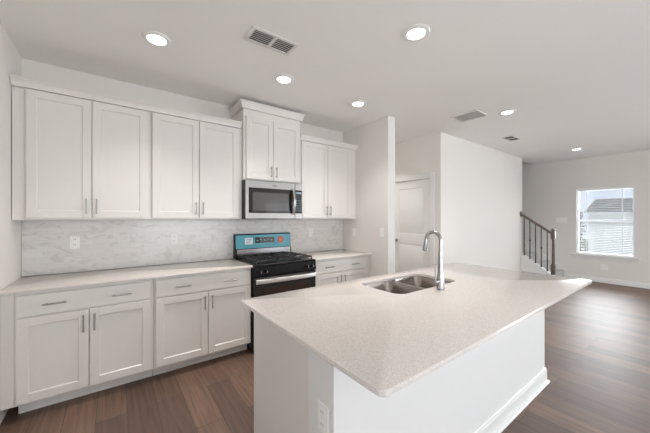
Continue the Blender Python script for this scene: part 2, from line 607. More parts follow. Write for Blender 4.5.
kn.rings_along([((X0 - 0.03, DY1 - 0.07, 1.0), 0.014), ((X0 - 0.045, DY1 - 0.07, 1.0), 0.027), ((X0 - 0.062, DY1 - 0.07, 1.0), 0.026), ((X0 - 0.07, DY1 - 0.07, 1.0), 0.012)], 16)
kn.rings_along([((X0 - 0.0005, DY1 - 0.07, 1.0), 0.031), ((X0 - 0.008, DY1 - 0.07, 1.0), 0.029)], 18)
kn.build('door_knob', 'nickel', door_leaf)

# ------------------------------------------------------------------ side window and blind
w1 = thing('window_1', (RX1 + 0.05, (WO[0] + WO[1]) / 2, WO[2]), 'white framed window in the far wall with a grey roof outside', 'window', kind='structure')
y0, y1, z0, z1 = WO
fm = MB()
gx0, gx1 = RX1 + 0.075, RX1 + 0.125
fw_ = 0.035
fm.box(gx0, gx1, y0 + 0.001, y0 + fw_, z0, z1).box(gx0, gx1, y1 - fw_, y1 - 0.001, z0, z1)
fm.box(gx0, gx1, y0 + fw_, y1 - fw_, z0, z0 + fw_).box(gx0, gx1, y0 + fw_, y1 - fw_, z1 - fw_, z1)
fm.build('window_frame', 'vinyl', w1)
zm = (z0 + z1) / 2
MB().box(gx0 + 0.005, gx1 - 0.005, y0 + fw_, y1 - fw_, zm - 0.022, zm + 0.022).build('meeting_rail', 'vinyl', w1)
MB().box(gx0 + 0.02, gx0 + 0.026, y0 + fw_, y1 - fw_, z0 + fw_, zm - 0.022).build('pane', 'glass', w1)
MB().box(gx0 + 0.02, gx0 + 0.026, y0 + fw_, y1 - fw_, zm + 0.022, z1 - fw_).build('pane', 'glass', w1)
# drywall-return head trim, stool and apron
MB().box(RX1 - 0.045, RX1 + 0.07, y0 - 0.075, y1 + 0.085, z0 - 0.030, z0 - 0.002, 0.004).build('window_stool', 'trim', w1)
MB().box(RX1 - 0.014, RX1 - 0.001, y0 - 0.05, y1 + 0.06, z0 - 0.095, z0 - 0.032, 0.003).build('window_apron', 'trim', w1)
rt_ = MB().box(RX1 - 0.006, RX1 + 0.07, y0 + 0.0005, y0 + 0.012, z0 + 0.001, z1).box(RX1 - 0.006, RX1 + 0.07, y1 - 0.012, y1 - 0.0005, z0 + 0.001, z1)
rt_.box(RX1 - 0.006, RX1 + 0.07, y0 + 0.012, y1 - 0.012, z1 - 0.012, z1 - 0.0005)
rt_.build('window_return', 'trim', w1)

bl = thing('window_blind', (RX1 + 0.03, (y0 + y1) / 2, z0 + 0.01), 'white slatted blind with open slats hanging in the far window', 'blind')
by0, by1 = y0 + 0.02, y1 - 0.02
bx = RX1 + 0.035
MB().box(bx - 0.022, bx + 0.022, by0, by1, z1 - 0.06, z1 - 0.016, 0.002).build('head_rail', 'blind', bl)
MB().box(bx - 0.02, bx + 0.02, by0, by1, z0 + 0.012, z0 + 0.030, 0.002).build('bottom_rail', 'blind', bl)
sm = MB()
nsl = 38
for i in range(nsl):
    z = z0 + 0.05 + (z1 - 0.08 - z0 - 0.05) * i / (nsl - 1)
    a, t_ = 0.0135, 0.0008
    sm.prism([(bx - a, by0, z - t_ - 0.001), (bx, by0, z - t_ + 0.0015), (bx + a, by0, z - t_ - 0.001), (bx + a, by0, z + t_ - 0.001), (bx, by0, z + t_ + 0.0015), (bx - a, by0, z + t_ - 0.001)], (0, by1 - by0, 0))
sm.build('slats', 'blind', bl)
for yy in (by0 + 0.16, by1 - 0.16):
    MB().box(bx - 0.0225, bx - 0.0210, yy - 0.004, yy + 0.004, z0 + 0.03, z1 - 0.06).build('ladder_cord', 'blind', bl)

# ------------------------------------------------------------------ outside: neighbouring house, lawn, tree
GZ = -2.6
tag(MB().box(9.2, 70, -40, 50, GZ - 0.2, GZ).build('lawn', 'grass'), 'lawn outside beyond the far window', 'lawn', kind='structure')
hs = thing('neighbouring_house', (32, 3, GZ), 'white sided house with grey shingle roof seen through the far window', 'house')
hx0, hx1, hy0, hy1, ez = 30.0, 33.2, -3.0, 5.70, 1.83
MB().box(hx0, hx1, hy0, hy1, GZ, ez - 0.05).build('wall', 'siding', hs)
rz = ez + 1.08
ov = 0.22
rm = MB()
rf = [Vector((hx0 - ov, hy1 + ov, ez)), Vector((hx1 + ov, hy1 + ov, ez)), Vector((hx1 + ov, hy0 - ov, ez)), Vector((hx0 - ov, hy0 - ov, ez))]
xr = (hx0 + hx1) / 2
ridge = [Vector((xr, hy1 - 0.15, rz)), Vector((xr, hy0 + 0.3, rz))]
vs = [rm.bm.verts.new(p) for p in rf + ridge + [p - Vector((0, 0, 0.12)) for p in rf]]
for f in ((0, 4, 5, 3), (1, 2, 5, 4), (0, 1, 4), (2, 3, 5), (0, 3, 9, 6), (3, 2, 8, 9), (2, 1, 7, 8), (1, 0, 6, 7), (6, 9, 8, 7)):
    rm.bm.faces.new([vs[i] for i in f])
rm.build('roof', 'shingle', hs)
MB().box(hx0 - ov - 0.02, hx0 - ov, hy0 - ov, hy1 + ov, ez - 0.14, ez - 0.02).build('gutter', 'vinyl', hs)

tr = thing('tree', (27, 5.60, GZ), 'small grey green tree outside at the left of the window view', 'tree')
MB().rings_along([((27, 5.60, GZ), 0.10), ((27.02, 5.59, GZ + 1.6), 0.07), ((27, 5.61, GZ + 3.4), 0.04)], 10).build('trunk', 'bark', tr)
lm = MB()
for i in range(420):
    u = random.random()
    z = GZ + 1.8 + u * 2.6
    rr = 0.42 * (1.0 - 0.55 * u) * math.sqrt(random.random())
    a = random.random() * 2 * PI
    p = Vector((27 + rr * math.cos(a), 5.60 + rr * math.sin(a), z))
    s = 0.10
    q = [p + Vector((random.uniform(-s, s), random.uniform(-s, s), random.uniform(-s, s))) for _ in range(3)]
    v = [lm.bm.verts.new(x) for x in q]
    lm.bm.faces.new(v)
lm.build('foliage', 'foliage', tr, smooth=False)

# ------------------------------------------------------------------ staircase and railing
st = thing('staircase', (7.9, 2.6, 0), 'carpeted staircase rising behind the bright wall at the far right', 'stairs', kind='structure')
sx0, sx1 = 7.36, RX1 - 0.022
sy, run, rise = 2.02, 0.262, 0.183
sb = MB()
for i in range(9):
    ya = sy + run * i
    sb.box(sx0, sx1, ya, sy + run * 9, rise * i, rise * (i + 1) - 0.0, 0.006)
sb.build('steps', 'carpet', st)
# curb (closed stringer) under the balusters, with a cap
cx0, cx1 = 7.262, 7.357
slope = 0.70
def curb_z(y): return 0.215 + (y - 1.93) * slope
cb = MB()
cb.prism([(cx0, 1.88, 0), (cx0, WY - 0.004, 0), (cx0, WY - 0.004, curb_z(WY) - 0.02), (cx0, 1.88, curb_z(1.88) - 0.02)], (cx1 - cx0, 0, 0))
curb = cb.build('stringer', 'trim', st)
XR = 7.292
cc = MB()
cc.prism([(cx0 - 0.012, 1.868, curb_z(1.868) - 0.02), (cx0 - 0.012, WY - 0.004, curb_z(WY) - 0.02), (cx0 - 0.012, WY - 0.004, curb_z(WY)), (cx0 - 0.012, 1.868, curb_z(1.868))], (cx1 - cx0 + 0.02, 0, 0))
cc.build('stringer_cap', 'trim', curb)
sk = MB()
kx0, kx1 = RX1 - 0.018, RX1 - 0.001
def sk_z(y): return 0.20 + (y - 1.99) * slope
sk.prism([(kx0, 1.975, 0.0), (kx0, 4.2, 0.6), (kx0, 4.2, sk_z(4.2)), (kx0, 1.99, sk_z(1.99)), (kx0, 1.975, 0.16)], (kx1 - kx0, 0, 0))
sk.build('skirt_board', 'trim', st)

sr = thing('stair_railing', (XR, 1.94, 0.22), 'brown wooden stair handrail with newel post and thin black balusters', 'railing')
ny = 1.925
nb = curb_z(ny) + 0.016
npst = MB()
h = 0.036
npst.box(XR - h, XR + h, ny - h, ny + h, nb, nb + 0.20, 0.003)
npst.lathe((XR, ny), [(0.034, nb + 0.20), (0.036, nb + 0.215), (0.026, nb + 0.235), (0.028, nb + 0.30), (0.022, nb + 0.70), (0.030, nb + 0.725), (0.026, nb + 0.74)], 20)
npst.box(XR - h, XR + h, ny - h, ny + h, nb + 0.74, nb + 0.90, 0.003)
npst.lathe((XR, ny), [(0.020, nb + 0.90), (0.040, nb + 0.912), (0.042, nb + 0.925), (0.030, nb + 0.945), (0.012, nb + 0.957)], 20)
npst.build('newel_post', 'rail', sr)
hr = MB()
def hr_z(y): return 1.085 + (y - 1.949) * 0.725
ya, yb = ny + h + 0.001, WY - 0.022
pr = [(-0.028, -0.032), (0.028, -0.032), (0.030, -0.010), (0.026, 0.018), (0.012, 0.028), (-0.012, 0.028), (-0.026, 0.018), (-0.030, -0.010)]
hr.prism([(XR + a, ya, hr_z(ya) + q) for a, q in pr], (0, yb - ya, hr_z(yb) - hr_z(ya)))
hr.build('handrail', 'rail', sr)
ros = MB()
ros.rings_along([((XR - 0.03, WY - 0.001, hr_z(WY)), 0.062), ((XR - 0.03, WY - 0.012, hr_z(WY)), 0.060), ((XR - 0.03, WY - 0.022, hr_z(WY)), 0.048)], 20)
ros.build('rosette', 'rail', sr)
for i, by in enumerate((2.442, 2.335, 2.232, 2.13, 2.025)):
    zb, zt = curb_z(by) + 0.010, hr_z(by) - 0.030
    b_ = MB().box(XR - 0.0085, XR + 0.0085, by - 0.0085, by + 0.0085, zb, zt)
    o = b_.build('baluster', 'baluster', sr)
    MB().box(XR - 0.013, XR + 0.013, by - 0.013, by + 0.013, zb - 0.008, zb + 0.024, 0.004).build('shoe', 'baluster', o)
    if i in (1, 3):
        zc = zb + 0.40
        MB().lathe((XR, by), [(0.007, zc - 0.03), (0.017, zc - 0.012), (0.019, zc), (0.017, zc + 0.012), (0.007, zc + 0.03)], 14).build('knuckle', 'baluster', o)


# ------------------------------------------------------------------ cabinets
def shaker(x0, x1, z0, z1, yf, th=0.020, sw=0.058):
    """shaker front facing -Y, front plane at yf"""
    m = MB()
    m.box(x0, x0 + sw, yf, yf + th, z0, z1, 0.0015).box(x1 - sw, x1, yf, yf + th, z0, z1, 0.0015)
    m.box(x0 + sw, x1 - sw, yf, yf + th, z0, z0 + sw, 0.0015).box(x0 + sw, x1 - sw, yf, yf + th, z1 - sw, z1, 0.0015)
    # bevelled inner lip and recessed panel
    d = 0.009
    a = 0.005
    lp = [[(x0 + sw, yf + 0.002, z0 + sw), (x1 - sw, yf + 0.002, z0 + sw), (x1 - sw, yf + 0.002, z1 - sw), (x0 + sw, yf + 0.002, z1 - sw)],
          [(x0 + sw + a, yf + d, z0 + sw + a), (x1 - sw - a, yf + d, z0 + sw + a), (x1 - sw - a, yf + d, z1 - sw - a), (x0 + sw + a, yf + d, z1 - sw - a)]]
    m.loft(lp, cap0=False, cap1=True)
    m.box(x0 + sw - 0.001, x1 - sw + 0.001, yf + d + 0.001, yf + th, z0 + sw - 0.001, z1 - sw + 0.001)
    return m


def pull(cx, cz, yf, length, vertical):
    m = MB()
    r = 0.0058
    s = 0.030
    hl = length / 2
    if vertical:
        m.cyl((cx, yf - s, cz - hl), (cx, yf - s, cz + hl), r, seg=12)
        for q in (-hl + 0.018, hl - 0.018):
            m.cyl((cx, yf - 0.0003, cz + q), (cx, yf - s, cz + q), 0.0048, seg=10)
    else:
        m.cyl((cx - hl, yf - s, cz), (cx + hl, yf - s, cz), r, seg=12)
        for q in (-hl + 0.018, hl - 0.018):
            m.cyl((cx + q, yf - 0.0003, cz), (cx + q, yf - s, cz), 0.0048, seg=10)
    return m


UF = 3.10       # front plane of the wall-cabinet doors
UB = 1.388      # underside of the wall cabinets


def wall_cabinet(x0, x1, z0, z1, doors, dz0, dz1, label, yf=UF, filler=None, hz=None):
    t = thing('wall_cabinet', ((x0 + x1) / 2, RYB - 0.001, z0), label, 'cabinet', 'white wall cabinets')
    MB().box(x0 + 0.0005, x1 - 0.0005, yf + 0.021, RYB - 0.0115 if z0 < 1.5 else RYB - 0.001, z0, z1, 0.001).build('carcass', 'cab', t)
    if filler:
        MB().box(filler[0], filler[1], yf + 0.024, yf + 0.044, z0, z1, 0.001).build('filler_strip', 'cab', t)
    n_ = len(doors)
    for i, (a, c_) in enumerate(doors):
        d = shaker(a, c_, dz0, dz1, yf).build('door', 'cab', t)
        hx = c_ - 0.030 if i == 0 else a + 0.030
        pull(hx, (hz if hz else dz0 + 0.095), yf, 0.128, True).build('handle', 'nickel', d)
    return t


wall_cabinet(-0.545, 0.286, UB, 2.395, [(-0.532, -0.146), (-0.140, 0.256)], 1.404, 2.389, 'white two door wall cabinet at the far left, beside the left wall', filler=(-0.610, -0.546))
wall_cabinet(0.288, 1.157, UB, 2.395, [(0.297, 0.703), (0.709, 1.112)], 1.404, 2.389, 'white two door wall cabinet immediately left of the microwave')
wall_cabinet(1.159, 1.895, 1.830, 2.62, [(1.187, 1.512), (1.518, 1.872)], 1.842, 2.535, 'taller white wall cabinet directly above the microwave', yf=3.06)
wall_cabinet(1.897, 2.820, UB, 2.395, [(1.934, 2.348), (2.354, 2.772)], 1.404, 2.389, 'white two door wall cabinet right of the microwave, by the short wall', filler=(2.822, 2.886))


def crown(x0, x1, z0, z1, yf, label, proj=0.05, left=None, right=None, backl=None, backr=None):
    """sprung crown along the cabinet tops; optional mitred returns at each end"""
    prof = [(0.000, z0), (0.024, z0), (0.025, z0 + 0.010), (proj * 0.70, z0 + (z1 - z0) * 0.55), (proj - 0.008, z1 - 0.016), (proj, z1 - 0.012), (proj, z1), (0.0, z1)]
    m = MB()
    path = []
    # each corner gives, for a projection d, a point
    rings = []

    def ring(fn):
        return [Vector(fn(d) + (z,)) for d, z in prof]
    if left is not None:
        rings.append(ring(lambda d: (x0 - d, left)))
        rings.append(ring(lambda d: (x0 - d, yf - d)))
    else:
        rings.append(ring(lambda d: (x0, yf - d)))
    if right is not None:
        rings.append(ring(lambda d: (x1 + d, yf - d)))
        rings.append(ring(lambda d: (x1 + d, right)))
    else:
        rings.append(ring(lambda d: (x1, yf - d)))
    m.loft(rings)
    return tag(m.build('crown_moulding', 'cab'), label, 'moulding', 'crown mouldings on the wall cabinets')


CF = UF + 0.0205
crown(-0.611, 1.138, 2.3955, 2.458, CF - 0.005, 'long white crown moulding along the top of the left wall cabinets', 0.055)
crown(1.160, 1.894, 2.6205, 2.700, 3.06 + 0.0205, 'short raised white crown moulding on the cabinet above the microwave', 0.045, left=3.425, right=3.425)
crown(1.898, 2.886, 2.3955, 2.458, CF - 0.005, 'white crown moulding on the wall cabinet beside the short wall', 0.055)

BF = 2.820      # front plane of the base cabinet doors
TK = 2.955


def base_cabinet(x0, x1, drw, doors, label, filler=None, toe=True):
    t = thing('base_cabinet', ((x0 + x1) / 2, 3.1, 0), label, 'cabinet', 'white base cabinets')
    MB().box(x0 + 0.0005, x1 - 0.0005, BF + 0.021, RYB - 0.002, 0.105, 0.8905, 0.001).build('carcass', 'cab', t)
    MB().box(x0 + 0.0005, x1 - 0.0005, TK, TK + 0.3, 0.0, 0.1045).build('toe_kick', 'cab', t)
    MB().box(x0 + 0.0005, x1 - 0.0005, TK - 0.012, TK - 0.0003, 0.0, 0.018, 0.004).build('shoe_strip', 'trim', t)
    if filler:
        MB().box(filler[0], filler[1], BF + 0.024, BF + 0.044, 0.105, 0.8905, 0.001).build('filler_strip', 'cab', t)
    a, c_ = drw
    d = MB().box(a, c_, BF, BF + 0.020, 0.722, 0.866, 0.002).build('drawer', 'cab', t)
    for q in (0.25, 0.75):
        pull(a + (c_ - a) * q, 0.792, BF, 0.128, False).build('handle', 'nickel', d)
    for i, (a, c_) in enumerate(doors):
        d = shaker(a, c_, 0.122, 0.708, BF).build('door', 'cab', t)
        hx = c_ - 0.030 if i == 0 else a + 0.030
        pull(hx, 0.708 - 0.095, BF, 0.128, True).build('handle', 'nickel', d)
    return t


base_cabinet(-0.545, 0.280, (-0.532, 0.255), [(-0.532, -0.149), (-0.143, 0.255)], 'white base cabinet with drawer and two doors at the far left', filler=(-0.610, -0.546))
base_cabinet(0.282, 1.152, (0.294, 1.136), [(0.294, 0.718), (0.724, 1.136)], 'white base cabinet with drawer and two doors, left of the black range')
base_cabinet(1.921, 2.830, (1.937, 2.805), [(1.937, 2.362), (2.368, 2.805)], 'white base cabinet with drawer right of the black range', filler=(2.832, 2.888))


# ------------------------------------------------------------------ countertops
def slab(x0, x1, y0, y1, z0, z1, r, hole=None, e=0.004):
    m = MB()
    bm = m.bm
    loops = [rrect(x0 + e, x1 - e, y0 + e, y1 - e, r, z0), rrect(x0, x1, y0, y1, r + e, z0 + e), rrect(x0, x1, y0, y1, r + e, z1 - e), rrect(x0 + e * .3, x1 - e * .3, y0 + e * .3, y1 - e * .3, r + e * .7, z1 - e * .3), rrect(x0 + e, x1 - e, y0 + e, y1 - e, r, z1)]
    rings = m.loft(loops, cap0=hole is None, cap1=hole is None)
    if hole:
        hx0, hx1, hy0, hy1, hr_ = hole
        hl = [rrect(hx0, hx1, hy0, hy1, hr_, z0, 8), rrect(hx0, hx1, hy0, hy1, hr_, z1 - 0.002, 8), rrect(hx0 - 0.002, hx1 + 0.002, hy0 - 0.002, hy1 + 0.002, hr_, z1, 8)]
        hr2 = m.loft(hl, cap0=False, cap1=False)
        for ra, rb in ((rings[0], hr2[0]), (rings[-1], hr2[-1])):
            es = []
            for rg in (ra, rb):
                for k in range(len(rg)):
                    ed = bm.edges.get((rg[k], rg[(k + 1) % len(rg)]))
                    es.append(ed)
            bmesh.ops.triangle_fill(bm, use_beauty=True, use_dissolve=False, edges=es)
    return m


tag(slab(RX0 + 0.002, 1.1545, 2.795, RYB - 0.0105, 0.892, 0.914, 0.003).build('countertop', 'quartz'), 'long speckled quartz countertop on the base cabinets left of the range', 'countertop')
tag(slab(1.9185, 2.889, 2.795, RYB - 0.0105, 0.892, 0.914, 0.003).build('countertop', 'quartz'), 'short speckled quartz countertop right of the range', 'countertop')

# island
IX0, IX1, IY0, IY1 = 0.668, 2.972, 0.845, 1.668
isl = thing('kitchen_island', ((IX0 + IX1) / 2, (IY0 + IY1) / 2, 0), 'white kitchen island base with plain panels under the speckled quartz top', 'island')
MB().box(IX0 + 0.026, IX0 + 0.044, 1.023, IY1, 0.0, 0.891, 0.001).build('side_panel', 'cab', isl)
kw = MB().box(IX0, IX1, IY0, IY0 + 0.175, 0, 0.891)
kw.build('knee_wall', 'island', isl)
MB().box(IX1 - 0.032, IX1 - 0.012, 1.023, IY1, 0.0, 0.891).build('side_panel', 'cab', isl)
fr = MB().box(IX0 + 0.046, IX1 - 0.034, IY1 - 0.022, IY1 - 0.002, 0.105, 0.891)
fr.box(IX0 + 0.046, IX1 - 0.034, IY1 - 0.09, IY1 - 0.075, 0.0, 0.105)
fr.build('cabinet_front', 'cab', isl)
MB().box(IX0 + 0.046, IX1 - 0.034, 1.023, IY1 - 0.025, 0.105, 0.12).build('cabinet_floor', 'cab', isl)
# small cove under the top on the narrow side of the knee wall
cv = MB()
prof = [(0, 0.870), (-0.004, 0.870), (-0.006, 0.876), (-0.012, 0.884), (-0.013, 0.891), (0, 0.891)]
cv.prism([(IX0 - 0.0003 + d, IY0 - 0.0, z) for d, z in prof], (0, 0.177, 0))
cv.build('cove_trim', 'island', isl)


def board(pts_fn, prof):
    m = MB()
    m.loft([[Vector(f(d) + (z,)) for d, z in prof] for f in pts_fn])
    return m


bp = [(0.0003, 0.0), (0.014, 0.0), (0.014, 0.096), (0.010, 0.108), (0.010, 0.116), (0.006, 0.122), (0.0003, 0.122)]
path = [lambda d: (IX0 - d, IY0 + 0.173), lambda d: (IX0 - d, IY0 - d), lambda d: (IX1 + d, IY0 - d), lambda d: (IX1 + d, IY0 + 0.173)]
board(path, bp).build('baseboard', 'trim', isl, sharp=10)
bp2 = [(0.0143, 0.0), (0.032, 0.0), (0.031, 0.009), (0.026, 0.016), (0.0143, 0.020)]
board(path, bp2).build('shoe_moulding', 'trim', isl, sharp=10)

HX0, HX1, HY0, HY1 = 1.462, 2.170, 1.170, 1.558
tag(slab(0.608, 3.022, 0.548, 1.678, 0.892, 0.914, 0.022, (HX0, HX1, HY0, HY1, 0.075)).build('countertop', 'quartz'), 'large speckled quartz countertop with sink cutout on the island', 'countertop')

# double bowl undermount sink
sk_ = thing('kitchen_sink', ((HX0 + HX1) / 2, (HY0 + HY1) / 2, 0.68), 'double bowl stainless steel undermount sink set in the island top', 'sink')
xm = (HX0 + HX1) / 2
for a, c_ in ((HX0 - 0.008, xm - 0.014), (xm + 0.014, HX1 + 0.008)):
    y0, y1 = HY0 - 0.008, HY1 + 0.008
    zt, zb = 0.8905, 0.70
    f = 0.0125
    m = MB()
    m.loft([rrect(a + 0.03, c_ - 0.03, y0 + 0.03, y1 - 0.03, 0.05, zb - 0.003),
            rrect(a + 0.006, c_ - 0.006, y0 + 0.006, y1 - 0.006, 0.06, zb + 0.02),
            rrect(a - 0.002, c_ + 0.002, y0 - 0.002, y1 + 0.002, 0.07, zt - 0.003),
            rrect(a - f, c_ + f, y0 - f, y1 + f, 0.08, zt - 0.003),
            rrect(a - f, c_ + f, y0 - f, y1 + f, 0.08, zt),
            rrect(a, c_, y0, y1, 0.068, zt),
            rrect(a + 0.002, c_ - 0.002, y0 + 0.002, y1 - 0.002, 0.067, zt - 0.004),
            rrect(a + 0.009, c_ - 0.009, y0 + 0.009, y1 - 0.009, 0.06, zb + 0.03),
            rrect(a + 0.016, c_ - 0.016, y0 + 0.016, y1 - 0.016, 0.055, zb + 0.010),
            rrect(a + 0.032, c_ - 0.032, y0 + 0.032, y1 - 0.032, 0.05, zb)])
    o = m.build('bowl', 'sinksteel', sk_)
    cx, cy = (a + c_) / 2, (y0 + y1) / 2 + 0.03
    MB().lathe((cx, cy), [(0.045, zb + 0.0005), (0.045, zb + 0.003), (0.038, zb + 0.004), (0.030, zb + 0.0015)], 24).build('drain', 'steel', o)

# faucet
FX, FY = 1.800, 1.098
fz = 0.9145
fa = thing('kitchen_faucet', (FX, FY, fz), 'chrome pull-down gooseneck faucet standing on the island beside the sink', 'faucet')
MB().lathe((FX, FY), [(0.029, fz), (0.029, fz + 0.006), (0.026, fz + 0.010), (0.0255, fz + 0.055), (0.024, fz + 0.085), (0.021, fz + 0.10), (0.0175, fz + 0.16), (0.0145, fz + 0.24), (0.0135, fz + 0.26)], 28).build('body', 'chrome', fa)
pts = []
R = 0.056
zc = fz + 0.335
pts.append(((FX, FY, fz + 0.2605), 0.0125))
pts.append(((FX, FY, zc - 0.03), 0.0122))
for i in range(17):
    a = PI * i / 16 * 0.96
    pts.append(((FX, FY + R - R * math.cos(a), zc + R * math.sin(a)), 0.012))
ex = Vector(pts[-1][0])
MB().rings_along(pts, 16).build('spout', 'chrome', fa)
dv = Vector((0, 0.13, -1)).normalized()
p0 = ex + dv * 0.002
MB().rings_along([(p0, 0.0130), (p0 + dv * 0.02, 0.0145), (p0 + dv * 0.075, 0.0165), (p0 + dv * 0.085, 0.0165), (p0 + dv * 0.088, 0.014)], 18).build('spray_head', 'chrome', fa)
lv = MB().cyl((FX - 0.020, FY, fz + 0.060), (FX - 0.066, FY, fz + 0.060), 0.013, 0.0115, 16)
lv.rings_along([((FX - 0.060, FY, fz + 0.066), 0.0050), ((FX - 0.063, FY, fz + 0.12), 0.0040), ((FX - 0.066, FY, fz + 0.180), 0.0036)], 10)
lv.build('lever', 'chrome', fa)

# ------------------------------------------------------------------ gas range
GX0, GX1 = 1.157, 1.916
GF = 2.795
ra = thing('gas_range', ((GX0 + GX1) / 2, 3.1, 0), 'black gas range with teal film on its back panel, between base cabinets', 'stove')
MB().box(GX0, GX1, GF, 3.415, 0.03, 0.895, 0.002).build('body', 'black', ra)
for x in (GX0 + 0.05, GX1 - 0.05):
    for y in (2.86, 3.36):
        MB().cyl((x, y, 0), (x, y, 0.0295), 0.018, seg=12).build('foot', 'black', ra)
# cooktop with raised lip
ct = MB().box(GX0, GX1, 2.765, 3.325, 0.8955, 0.918, 0.004)
ct.build('cooktop', 'black', ra)
# sloped control panel
cp = MB()
cp.prism([(GX0, GF - 0.0005, 0.800), (GX0, GF - 0.040, 0.802), (GX0, GF - 0.028, 0.8945), (GX0, GF - 0.0005, 0.8945)], (GX1 - GX0, 0, 0))
cpo = cp.build('control_panel', 'black', ra)
for q in (0.075, 0.165, 0.5, 0.835, 0.925):
    if q == 0.5:
        continue
    x = GX0 + (GX1 - GX0) * q
    m = MB()
    m.rings_along([((x, GF - 0.036, 0.850), 0.021), ((x, GF - 0.045, 0.849), 0.021), ((x, GF - 0.048, 0.849), 0.017), ((x, GF - 0.066, 0.847), 0.015), ((x, GF - 0.068, 0.847), 0.012)], 18)
    ko = m.build('knob', 'black', cpo)
    MB().box(x - 0.0035, x + 0.0035, GF - 0.071, GF - 0.0682, 0.834, 0.861).build('pointer', 'steel', ko)
# oven door
od = MB().box(GX0 + 0.003, GX1 - 0.003, GF - 0.036, GF - 0.0008, 0.215, 0.796, 0.004).build('oven_door', 'glass_black', ra)
MB().box(GX0 + 0.09, GX1 - 0.09, GF - 0.0378, GF - 0.0362, 0.30, 0.665, 0.0005).build('oven_window', 'glass_dark', od)
hd = MB()
hp = []
nn = 14
for s_ in (0,):
    for i in range(nn + 1):
        u = i / nn
        x = GX0 + 0.012 + (GX1 - GX0 - 0.024) * u
        bow = 0.022 * math.sin(PI * u) ** 0.6
        hp.append((x, GF - 0.052 - bow))
loops = []
for x, y in hp:
    loops.append([(x, y, 0.722), (x, y - 0.006, 0.726), (x, y - 0.008, 0.744), (x, y - 0.006, 0.764), (x, y, 0.768), (x, y + 0.010, 0.762), (x, y + 0.010, 0.728)])
hd.loft([[Vector(p) for p in lp] for lp in loops])
for x in (GX0 + 0.028, GX1 - 0.028):
    hd.box(x - 0.013, x + 0.013, GF - 0.060, GF - 0.0365, 0.730, 0.760)
hd.build('oven_handle', 'handle', od)
MB().box(GX0 + 0.003, GX1 - 0.003, GF - 0.030, GF - 0.0008, 0.045, 0.205, 0.004).build('storage_drawer', 'black', ra)
# burners and grates
gx = [GX0 + 0.03, GX0 + 0.275, GX0 + 0.49, GX1 - 0.03]
for i, (cx, cy, rr) in enumerate(((GX0 + 0.165, 2.92, 0.045), (GX0 + 0.165, 3.17, 0.035), (GX1 - 0.165, 2.92, 0.052), (GX1 - 0.165, 3.17, 0.035), ((GX0 + GX1) / 2, 3.05, 0.035))):
    m = MB().lathe((cx, cy), [(rr, 0.9185), (rr, 0.927), (rr * 0.92, 0.928), (rr * 0.92, 0.935), (rr * 0.8, 0.938), (0.004, 0.938)], 22)
    m.build('burner', 'iron', ra)
for a, c_ in ((gx[0], gx[1] - 0.004), (gx[1] + 0.004, gx[2] - 0.004), (gx[2] + 0.004, gx[3])):
    m = MB()
    y0, y1 = 2.795, 3.285
    zt0, zt1 = 0.943, 0.958
    t_ = 0.006
    for x in (a + t_, c_ - t_):
        m.box(x - t_, x + t_, y0, y1, zt0, zt1, 0.002)
    for y in (y0 + t_, (y0 + y1) / 2, y1 - t_):
        m.box(a, c_, y - t_, y + t_, zt0, zt1, 0.002)
    cxm = (a + c_) / 2
    m.box(cxm - t_, cxm + t_, y0, y0 + 0.08, zt0, zt1 + 0.004, 0.002)
    m.box(cxm - t_, cxm + t_, y1 - 0.08, y1, zt0, zt1 + 0.004, 0.002)
    m.box(cxm - t_, cxm + t_, (y0 + y1) / 2 - 0.075, (y0 + y1) / 2 + 0.075, zt0, zt1 + 0.004, 0.002)
    for q in (0.25, 0.75):
        yy = y0 + (y1 - y0) * q
        m.box(a, a + 0.06, yy - t_, yy + t_, zt0, zt1 + 0.004, 0.002)
        m.box(c_ - 0.06, c_, yy - t_, yy + t_, zt0, zt1 + 0.004, 0.002)
    for x in (a + t_, c_ - t_):
        for y in (y0 + t_, y1 - t_):
            m.box(x - t_, x + t_, y - t_, y + t_, 0.9185, zt0 + 0.002)
    m.build('grate', 'iron', ra)
# backguard
bgm = MB()
bgm.prism([(GX0 + 0.004, 3.330, 0.9185), (GX0 + 0.004, 3.335, 1.005), (GX0 + 0.004, 3.350, 1.020), (GX0 + 0.004, 3.362, 1.195), (GX0 + 0.004, 3.372, 1.205), (GX0 + 0.004, 3.414, 1.205), (GX0 + 0.004, 3.414, 0.9185)], (GX1 - GX0 - 0.008, 0, 0))
bgo = bgm.build('back_panel', 'black', ra)
def bgy(z): return 3.350 + (z - 1.020) / 0.175 * 0.012
def on_panel(x0, x1, z0, z1, d, th):
    m = MB()
    m.prism([(x0, bgy(z0) - d, z0), (x0, bgy(z1) - d, z1), (x0, bgy(z1) - d - th, z1), (x0, bgy(z0) - d - th, z0)], (x1 - x0, 0, 0))
    return m
on_panel(GX0 + 0.012, GX1 - 0.008, 1.030, 1.192, 0.0005, 0.002).build('protective_film', 'teal', bgo)
MB().prism([(GX0 + 0.02, 3.3296, 0.925), (GX0 + 0.02, 3.3345, 1.023), (GX0 + 0.02, 3.3325, 1.023), (GX0 + 0.02, 3.3276, 0.925)], (GX1 - GX0 - 0.04, 0, 0)).build('steel_strip', 'steeldark', bgo)
dsp = on_panel(GX0 + 0.255, GX0 + 0.515, 1.090, 1.160, 0.003, 0.002).build('display', 'glass_black', bgo)
for k in range(5):
    x = GX0 + 0.275 + k * 0.048
    on_panel(x, x + 0.022, 1.118 + 0.012 * (k % 2), 1.124 + 0.012 * (k % 2), 0.0053, 0.0006).build('marking', 'sticker', dsp)
stk = on_panel(GX0 + 0.125, GX0 + 0.225, 1.078, 1.158, 0.003, 0.0012).build('paper_sticker', 'sticker', bgo)
